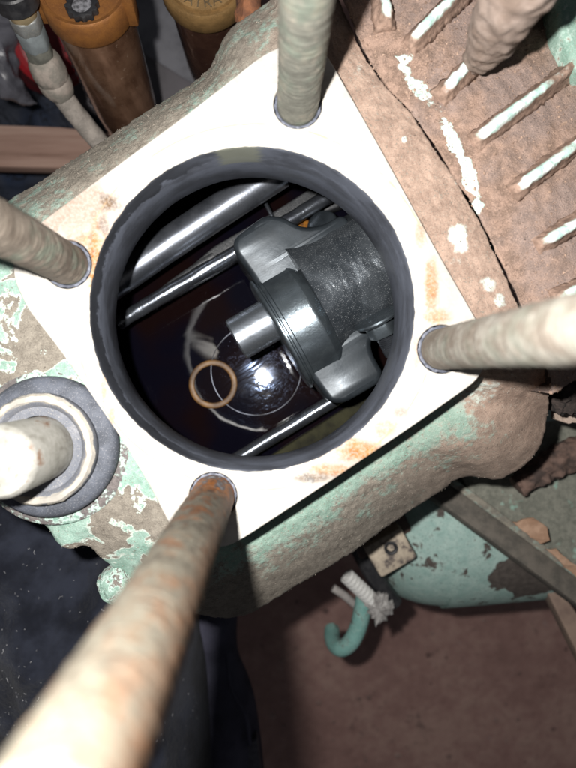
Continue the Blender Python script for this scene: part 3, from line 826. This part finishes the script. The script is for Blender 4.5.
n_ = t.noise(22, 4, .6, dist=1.5)
line = t.step(t.math('ABSOLUTE', t.math('SUBTRACT', n_, .5)), .022, .008)
M_navy = t.out(t.mix(line, t.mix(t.step(t.noise(12), .4, .6), (.012, .022, .05), (.03, .035, .05)), (.004, .006, .012)), .9, 0, t.bump(t.noise(300), .5, 6))
o = cloth_sheet([(-200, 60), (120, 290)], -980, 70, M_navy, 'blue_cloth'); tag(o, 'crumpled navy blue patterned cloth heaped behind the brown board', 'cloth')
wood = NT('dusty_board'); g = wood.noise(60, 5, .6, co=wood.mapping(scale=(.12, 1.6, 1)))
M_wood = wood.out(wood.ramp(g, [(.3, (.15, .085, .06)), (.5, (.3, .19, .15)), (.7, (.38, .26, .21))]), .85, 0, wood.bump(g, .4, 4))
bp = [(-150, 121), (-20, 124), (60, 127), (170, 140), (170, 176), (60, 168), (-20, 166), (-150, 164)]
o = obj('wooden_board', prism(dense(ipoly(bp, -700), 30), -740, -700, bevel=3), M_wood); tag(o, 'dusty brown wooden board lying under the hose', 'board')
# red drum with a lid, lying in the dark, and grey plastic sheeting on it
Mr = metal('red_paint', (.22, .008, .012), (.13, .006, .01), (.35, .55), 0, 60, 400, .2, 2)
a, b = W(52, 44, -560), W(44, 60, -700)
red = thing('red_drum', 'red plastic drum end half hidden behind the hose fittings', 'drum', b)
obj('drum_body', xf(lathe([(0, 0), (66, 0), (74, 6), (76, 20), (72, 30), (72, 150), (0, 150)], 56), frame(a, b)), Mr, red)
obj('drum_rim', xf(lathe([(62, -6), (72, -8), (80, 0), (80, 10), (70, 12)], 56, closed=True), frame(a, b)), Mr, red)
t = NT('grey_plastic_sheet'); n_ = t.noise(18, 5, .65, dist=1.2)
M_plas = t.out(t.mix(t.step(n_, .4, .6), (.12, .12, .14), (.045, .045, .055)), t.step(n_, .3, .7, .25, .5), 0, t.bump(n_, .5, 20), .5)
pl = tube([W(-18, 10, -500), W(-4, 48, -520), W(10, 84, -550), W(36, 104, -590)], [48, 40, 26, 6], 30, 10, 20, .02)
o = obj('plastic_sheet', pl, M_plas); tag(o, 'crumpled grey plastic sheeting left of the red drum', 'plastic sheet')
sp = []
for i in range(8 * 14 + 1):
    tt = i/(8*14); c = W(72, 40, -420).lerp(W(100, 100, -470), tt); th = i*2*math.pi/14
    ax = (W(100, 100, -470)-W(72, 40, -420)).normalized(); up = ax.orthogonal().normalized(); sd = ax.cross(up)
    sp.append(c + (up*math.cos(th)+sd*math.sin(th))*15)
o = obj('coil_spring', tube(sp, 5, 8, 1), M_black); tag(o, 'black coil spring in the shade between hose and first bowl', 'spring')
Mg = metal('pale_plastic', (.2, .2, .22), (.11, .11, .125), (.5, .7), 0, 30, 300, .3, 4)
cb_ = box(300, 340, 120, 22, Matrix.Translation(W(172, 56, -880)) @ Matrix.Rotation(R(24), 4, 'Z'), 4)
o = obj('pale_container', cb_, Mg); tag(o, 'pale grey plastic container on the floor between the two bowls', 'container')
db = box(420, 170, 60, 8, Matrix.Translation(W(150, 104, -760)) @ Matrix.Rotation(R(-32), 4, 'Z'), 2)
o = obj('grey_slab', db, metal('grey_board', (.13, .12, .13), (.09, .085, .09), (.7, .9), 0, 20, 200, .3, 4)); tag(o, 'dull grey slab leaning below the first amber bowl', 'slab')

# ------------------------------------------------------------------ tank, frame and fittings at the lower right
M_tank = cast_paint('flaked_tank_paint', (.1, .085, .075), (.06, .05, .045), bias=.115, teal=(.24, .37, .34), teal2=(.34, .46, .425), scale=.4, attr=False, chips=.1, soft=.02, patch=(-14, 6, 84, 50))
prof = []
for i in range(25):
    a = R(90*i/24); prof.append((205*math.sin(a)**.85 if i else 0, 110 - 110*math.sin(a)*0 - 110*(1-math.cos(a))))
Mt = frame(W(352, 512, -660), W(720, 478, -660))
tv = lathe([(0, 0), (60, 6), (120, 26), (165, 60), (190, 105), (202, 160), (207, 230), (207, 900), (0, 900)], 90)
fine = [(0, 0)] + list(catmull([(12, .5), (60, 6), (120, 26), (165, 60), (190, 105), (202, 160), (207, 230), (207, 900)], 6)) + [(0, 900)]
tank = thing('air_tank', 'pale teal air tank with flaked paint under the frame rail', 'tank', W(560, 480, -860))
obj('tank_shell', xf(lathe(fine, 90), Mt), M_tank, tank, origin=W(507, 552, -640))
M_frame = cast_paint('grimy_frame', (.22, .22, .185), (.14, .145, .122), bias=-.07, attr=False, chips=.1, scale=.5)
fr = thing('steel_frame', 'grimy grey green steel frame rail and shelf beside the tank', 'frame', W(560, 540, -500))
# rail: bar running from under the casting to the lower right
ra, rb = W(420, 473, -425), W(650, 643, -425)
dv = (rb-ra).normalized(); L = (rb-ra).length
Mrail = Matrix.Translation((ra+rb)/2) @ dv.to_track_quat('X', 'Z').to_matrix().to_4x4()
rv = box(L, 40, 30, 3, Mrail @ Matrix.Translation((0, -6, -20)) @ Matrix.Rotation(R(-16), 4, 'X'))
rail = obj('rail', rv, metal('grimy_rail', (.12, .105, .088), (.07, .064, .055), (.75, .9), 0, 110, 900, .5, 1.8, speck=(.2, .185, .16)), fr)
obj('rail_edge', box(L, 13, 30, 2, Mrail @ Matrix.Translation((0, 21, -14))), cast_paint('edge_paint', (.24, .22, .18), (.15, .14, .12), bias=-.02, attr=False, chips=.1, soft=.08, teal=(.2, .29, .25), teal2=(.25, .33, .29)), rail)
sh = prism(dense(ipoly([(440, 440), (500, 430), (700, 400), (700, 660), (650, 622), (474, 500)], -445), 20), -462, -446, bevel=2)
obj('shelf', sh, M_frame, fr)
lg = prism(ipoly([(545, 588), (558, 588), (640, 700), (600, 700)], -520), -560, -520, bevel=2)
obj('brace', lg, metal('brown_brace', (.25, .18, .14), (.16, .11, .09), (.8, .9), 0, 60, 500, .4, 2), fr)
cp = tube([W(516, 486, -400), W(536, 474, -400), W(556, 462, -405), W(590, 444, -410)], [17, 22, 25, 24], 40, 14, 7, .07)
obj('cross_piece', cp, metal('dirty_cross_piece', (.15, .095, .075), (.05, .035, .03), (.85, .95), 0, 130, 700, .7, 2.5), fr)
cp = tube([W(552, 392, -150), W(566, 398, -160), W(600, 396, -170)], [14, 20, 24], 40, 14, 8, .08)
obj('caked_dirt', cp, metal('dark_caked_dirt', (.05, .035, .03), (.02, .015, .013), (.9, 1), 0, 200, 900, .8, 3), fr)
# flakes of rust and crusted dirt
def flake(img, z, th, mat, name, label, cat, group=None, tilt=0):
    pts = dense([Vector(p) for p in img], 5)
    pts = [Vector((p.x+2.2*noise.noise(Vector((p.x*.2, p.y*.2, 1))), p.y+2.2*noise.noise(Vector((p.x*.2, p.y*.2, 7))))) for p in pts]
    v_, f_ = prism(ipoly(pts, z), z-th, z, bevel=.8, res=1)
    v_ = [p + Vector((0, 0, 4*fbm(p*.04, 3))) for p in v_]
    o = obj(name, (v_, f_), mat, smooth=False); tag(o, label, cat, group); return o
M_flake = metal('rust_flake_colour', (.4, .26, .18), (.28, .17, .11), (.85, .95), 0, 150, 900, .6, 2)
flake([(512, 523), (534, 518), (548, 528), (550, 541), (541, 545), (528, 535)], -396, 5, M_flake, 'rust_flake', 'curled orange brown flake lying on the shelf edge', 'flake')
flake([(546, 549), (556, 549), (566, 559), (578, 566), (590, 580), (580, 581), (562, 564)], -396, 5, M_flake, 'rust_flake', 'long thin crust of brown flakes along the rail', 'flake')
flake([(554, 410), (568, 403), (590, 408), (590, 422), (568, 424), (556, 420)], -215, 12, metal('pale_crust', (.38, .3, .25), (.25, .19, .15), (.9, 1), 0, 200, 900, .7, 3), 'dirt_crust_lump', 'pale lump of crusted dirt in the dark gap under the right stud', 'dirt lump')

# valve block, strap, tape and pipe hook
vb = thing('valve_block', 'dirty cream valve block with a round screw under the casting edge', 'valve', W(388, 556, -470))
Mv = Matrix.Translation(W(386, 556, -430)) @ Matrix.Rotation(R(30), 4, 'Z')
M_cream = stud_mat('dirty_cream', [(.3, (.05, .045, .045)), (.4, (.12, .1, .09)), (.46, (.33, .28, .22)), (.6, (.45, .385, .3)), (.72, (.3, .24, .18))], sc1=110)
body = obj('valve_body', xf(box(74, 62, 60, 6), Mv @ Matrix.Translation((10, 0, -30))), M_cream, vb)
obj('screw', xf(lathe([(6, -2), (10.5, -2), (12, 1), (12, 3.5), (10, 4), (7.5, 3), (6, .5)], 32, closed=True), Mv @ Matrix.Translation((14, 8, 0))), M_black, body)
obj('union_nut', xf(prism(rounded([(20*math.cos(R(60*i)), 20*math.sin(R(60*i))) for i in range(6)], 3, 2), 0, 20, bevel=2), frame(W(380, 553, -455), W(364, 562, -455))), M_steel, vb)
obj('valve_base', xf(box(110, 66, 30, 5), Mv @ Matrix.Translation((12, 30, -62))), metal('dark_base', (.05, .035, .03), (.09, .06, .05), (.6, .8), .1), vb)
o = obj('rubber_strap', tube([W(352, 530, -500), W(364, 556, -500), W(378, 582, -505), W(396, 604, -512)], [20, 19, 17, 13], 12, 6), M_black)
tag(o, 'black rubber strap passing behind the cream valve block', 'strap')
M_tape = metal('white_braid', (.62, .62, .6), (.48, .48, .47), (.8, .9), 0, 200, 700, .6, 2)
tp = thing('braided_tape', 'white braided tape wound round the pipe end with a frayed grey plug', 'tape', W(366, 596, -500))
tape = []
ta, tb = W(348, 577, -492), W(374, 602, -492)
for j in range(9):
    c0 = ta.lerp(tb, j/8)
    th_ = xf(lathe([(10.5, -3.6), (14, -3.2), (15, 0), (14, 3.2), (10.5, 3.6)], 24, closed=True), Matrix.Translation(c0) @ frame(Vector(), tb-ta) @ Matrix.Rotation(R(10), 4, 'X'))
    obj('tape_turn', th_, M_tape, tp)
pl_ = [] 
pc = W(379, 608, -486)
fr_ = []
prf_ = [(0.01, 12), (8, 12.5), (15, 11), (20, 8), (23, 4), (24, 0), (22, -6), (14, -12), (0.01, -13)]
fr_v, fr_f = lathe(prf_, 90)
def fray(p):
    a = math.atan2(p.y, p.x); m_ = p.to_2d().length/24
    return Vector((p.x, p.y*1.15, p.z))*(.95 + .10*m_*math.sin(a*7+.6)*m_ +   .5*m_*fbm(Vector((math.cos(a)*2.6, math.sin(a)*2.6, p.z*.06)), 5)) + Vector((0, 0, 3*fbm(p*.25, 3)))
fv = ([pc + fray(p) for p in fr_v], fr_f)
obj('frayed_plug', fv, metal('grey_fray', (.36, .35, .34), (.17, .16, .155), (.9, 1), 0, 300, 900, .8, 3), tp)
M_tpipe = cast_paint('teal_pipe_paint', (.1, .085, .07), (.06, .05, .045), bias=.10, teal=(.15, .33, .30), teal2=(.19, .38, .35), attr=False, chips=.2, scale=1.3, grime=.3, bd=.5)
M_tpipe.node_tree.nodes['Principled BSDF'].inputs['Specular IOR Level'].default_value = .6
o = obj('bent_pipe', tube([W(365, 592, -505), W(363, 608, -518), W(358, 628, -535), W(350, 643, -550), W(340, 648, -570), W(333, 641, -610), (W(332, 630, -650))], [16, 16.5, 16.5, 16.5, 16.5, 16.5, 16], 24, 10), M_tpipe)
tag(o, 'short teal painted pipe bent into a hook over the floor', 'pipe')
o = obj('grey_cord', tube([W(333, 588, -560), W(345, 596, -560), W(356, 606, -570)], 8, 12, 4), metal('dull_grey_cord', (.3, .28, .27), (.22, .2, .19), (.8, .9), 0)); tag(o, 'short dull grey cord end behind the white tape', 'cord')

# ------------------------------------------------------------------ trousers of the person taking the picture
t = NT('black_fleece')
n_ = t.noise(500, 5, .7); nn_ = t.noise(40, 4, .6)
M_fleece = t.out(t.mix(t.step(nn_, .35, .65), (.009, .0105, .017), (.026, .03, .045)), .95, 0, t.bump(n_, .9, 3.5, t.bump(nn_, .6, 12)), .15, Sheen_Weight=.12, Sheen_Roughness=.5)
t = NT('navy_trouser'); M_nt = t.out(t.mix(t.step(t.noise(40), .35, .65), (.05, .05, .072), (.08, .08, .115)), .9, 0, t.bump(t.noise(600, 4), .4, 1.5), .2)
tr = thing('trouser_legs', 'black fleece trouser leg with pale lint and a navy leg behind it', 'trousers', W(90, 700, -480))
def folds(v_, amp): return [p + Vector((0, 0, amp*fbm(Vector((p.x*.8, p.y*.5, 2))*.012, 4))) for p in v_]
lv, lf = tube([W(-20, 470, -560), W(40, 560, -545), W(70, 640, -540), W(86, 740, -545), W(95, 900, -560)], [300, 262, 245, 242, 245], 96, 22)
lv = folds(lv, 44)
leg1 = obj('fleece_leg', (lv, lf), M_fleece, tr, sharp=None)
lv2, lf2 = tube([W(206, 580, -640), W(208, 650, -630), W(222, 710, -620), W(226, 800, -620), W(222, 900, -620)], [74, 62, 72, 82, 84], 60, 14)
leg2 = obj('navy_leg', (folds(lv2, 16), lf2), M_nt, tr, sharp=None, label='navy trouser leg with a pocket seam')
obj('pocket_seam', tube([W(226, 655, -566), W(232, 690, -550), W(246, 716, -548), W(250, 745, -550)], [2.5, 4, 5, 4], 10, 6), M_nt, leg2)
obj('knee_patch', prism(rounded(ipoly([(245, 746), (257, 738), (264, 800), (248, 800)], -560), 5), -590, -560, bevel=3), metal('grey_patch', (.09, .09, .11), (.06, .06, .075), (.8, .9), 0, 200, 900, .4, 2), leg2)
# lint: tiny fibres lying on the fleece
me = leg1.data; pool = []
for p, nrm in zip(me.vertices, me.vertex_normals):
    if nrm.vector.z > .35: pool.append((Vector(p.co)/S + ORG[leg1], Vector(nrm.vector)))
LV, LF = [], []
for i in range(1200):
    c, nrm = random.choice(pool); c = c + Vector((random.uniform(-12, 12), random.uniform(-12, 12), 0))
    # drop on to the surface: nearest pool height is close enough for a fibre standing off the pile
    th = random.uniform(0, math.pi*2); d = Vector((math.cos(th), math.sin(th), 0)); d = (d - nrm*d.dot(nrm)).normalized(); s = nrm.cross(d)
    Lf = random.choice((1.2, 1.2, 1.5, 1.5, 2, 2, 2.5, 4, 7)) ; wd = random.uniform(.4, .8); c = c + nrm*1.2; bend = s*random.uniform(-.3, .3)*Lf
    n = len(LV)
    for k_, (tt, bb) in enumerate(((-.5, 0), (0, 1), (.5, 0))):
        q = c + d*Lf*tt + bend*bb
        LV += [q - s*wd*.5, q + s*wd*.5, q + nrm*wd*.6]
    for k_ in range(2):
        for e in range(3): LF.append([n+k_*3+e, n+k_*3+(e+1) % 3, n+(k_+1)*3+(e+1) % 3, n+(k_+1)*3+e])
obj('lint', (LV, LF), metal('pale_lint', (.5, .5, .52), (.35, .35, .37), (.9, 1), 0), leg1, smooth=False, kind='stuff')

# ------------------------------------------------------------------ grit and fluff clinging to the castings
def grit(src, count, smin, smax, mat, parent, name, flt, upmin=.1):
    me = src.data; pool = []
    for p, nrm in zip(me.vertices, me.vertex_normals):
        q = Vector(p.co)/S + ORG[src]
        if flt(q): pool.append((q, Vector(nrm.vector)))
    V_, F_ = [], []
    for i in range(count):
        c, nrm = random.choice(pool); r = lerp(smin, smax, random.random()**3)
        c = c + Vector((random.uniform(-.6, .6), random.uniform(-.6, .6), 0)) + nrm*r*.1
        rot = Euler((random.uniform(0, 6), random.uniform(0, 6), random.uniform(0, 6))).to_matrix(); n = len(V_)
        for q in ((1, 0, 0), (-1, 0, 0), (0, 1, 0), (0, -1, 0), (0, 0, .7), (0, 0, -.7)):
            V_.append(c + rot @ (Vector(q)*r*random.uniform(.6, 1.2)))
        F_ += [[n+a, n+b, n+c_] for a, b, c_ in ((0, 2, 4), (2, 1, 4), (1, 3, 4), (3, 0, 4), (2, 0, 5), (1, 2, 5), (3, 1, 5), (0, 3, 5))]
    return obj(name, (V_, F_), mat, parent, smooth=False, kind='stuff')
M_grit = metal('dust_grit', (.27, .235, .195), (.17, .15, .125), (.95, 1), 0, 300, 900)
body_o = M
def on_belt(q):
    return q.z > -230
grit(body_o, 12000, .3, 1.15, M_grit, comp, 'grit', on_belt)
grit(cover, 3500, .6, 2.6, metal('brown_grit', (.36, .25, .19), (.18, .12, .09), (.95, 1), 0, 300, 900), comp, 'grit', lambda q: q.x < 360 and q.y > -40)
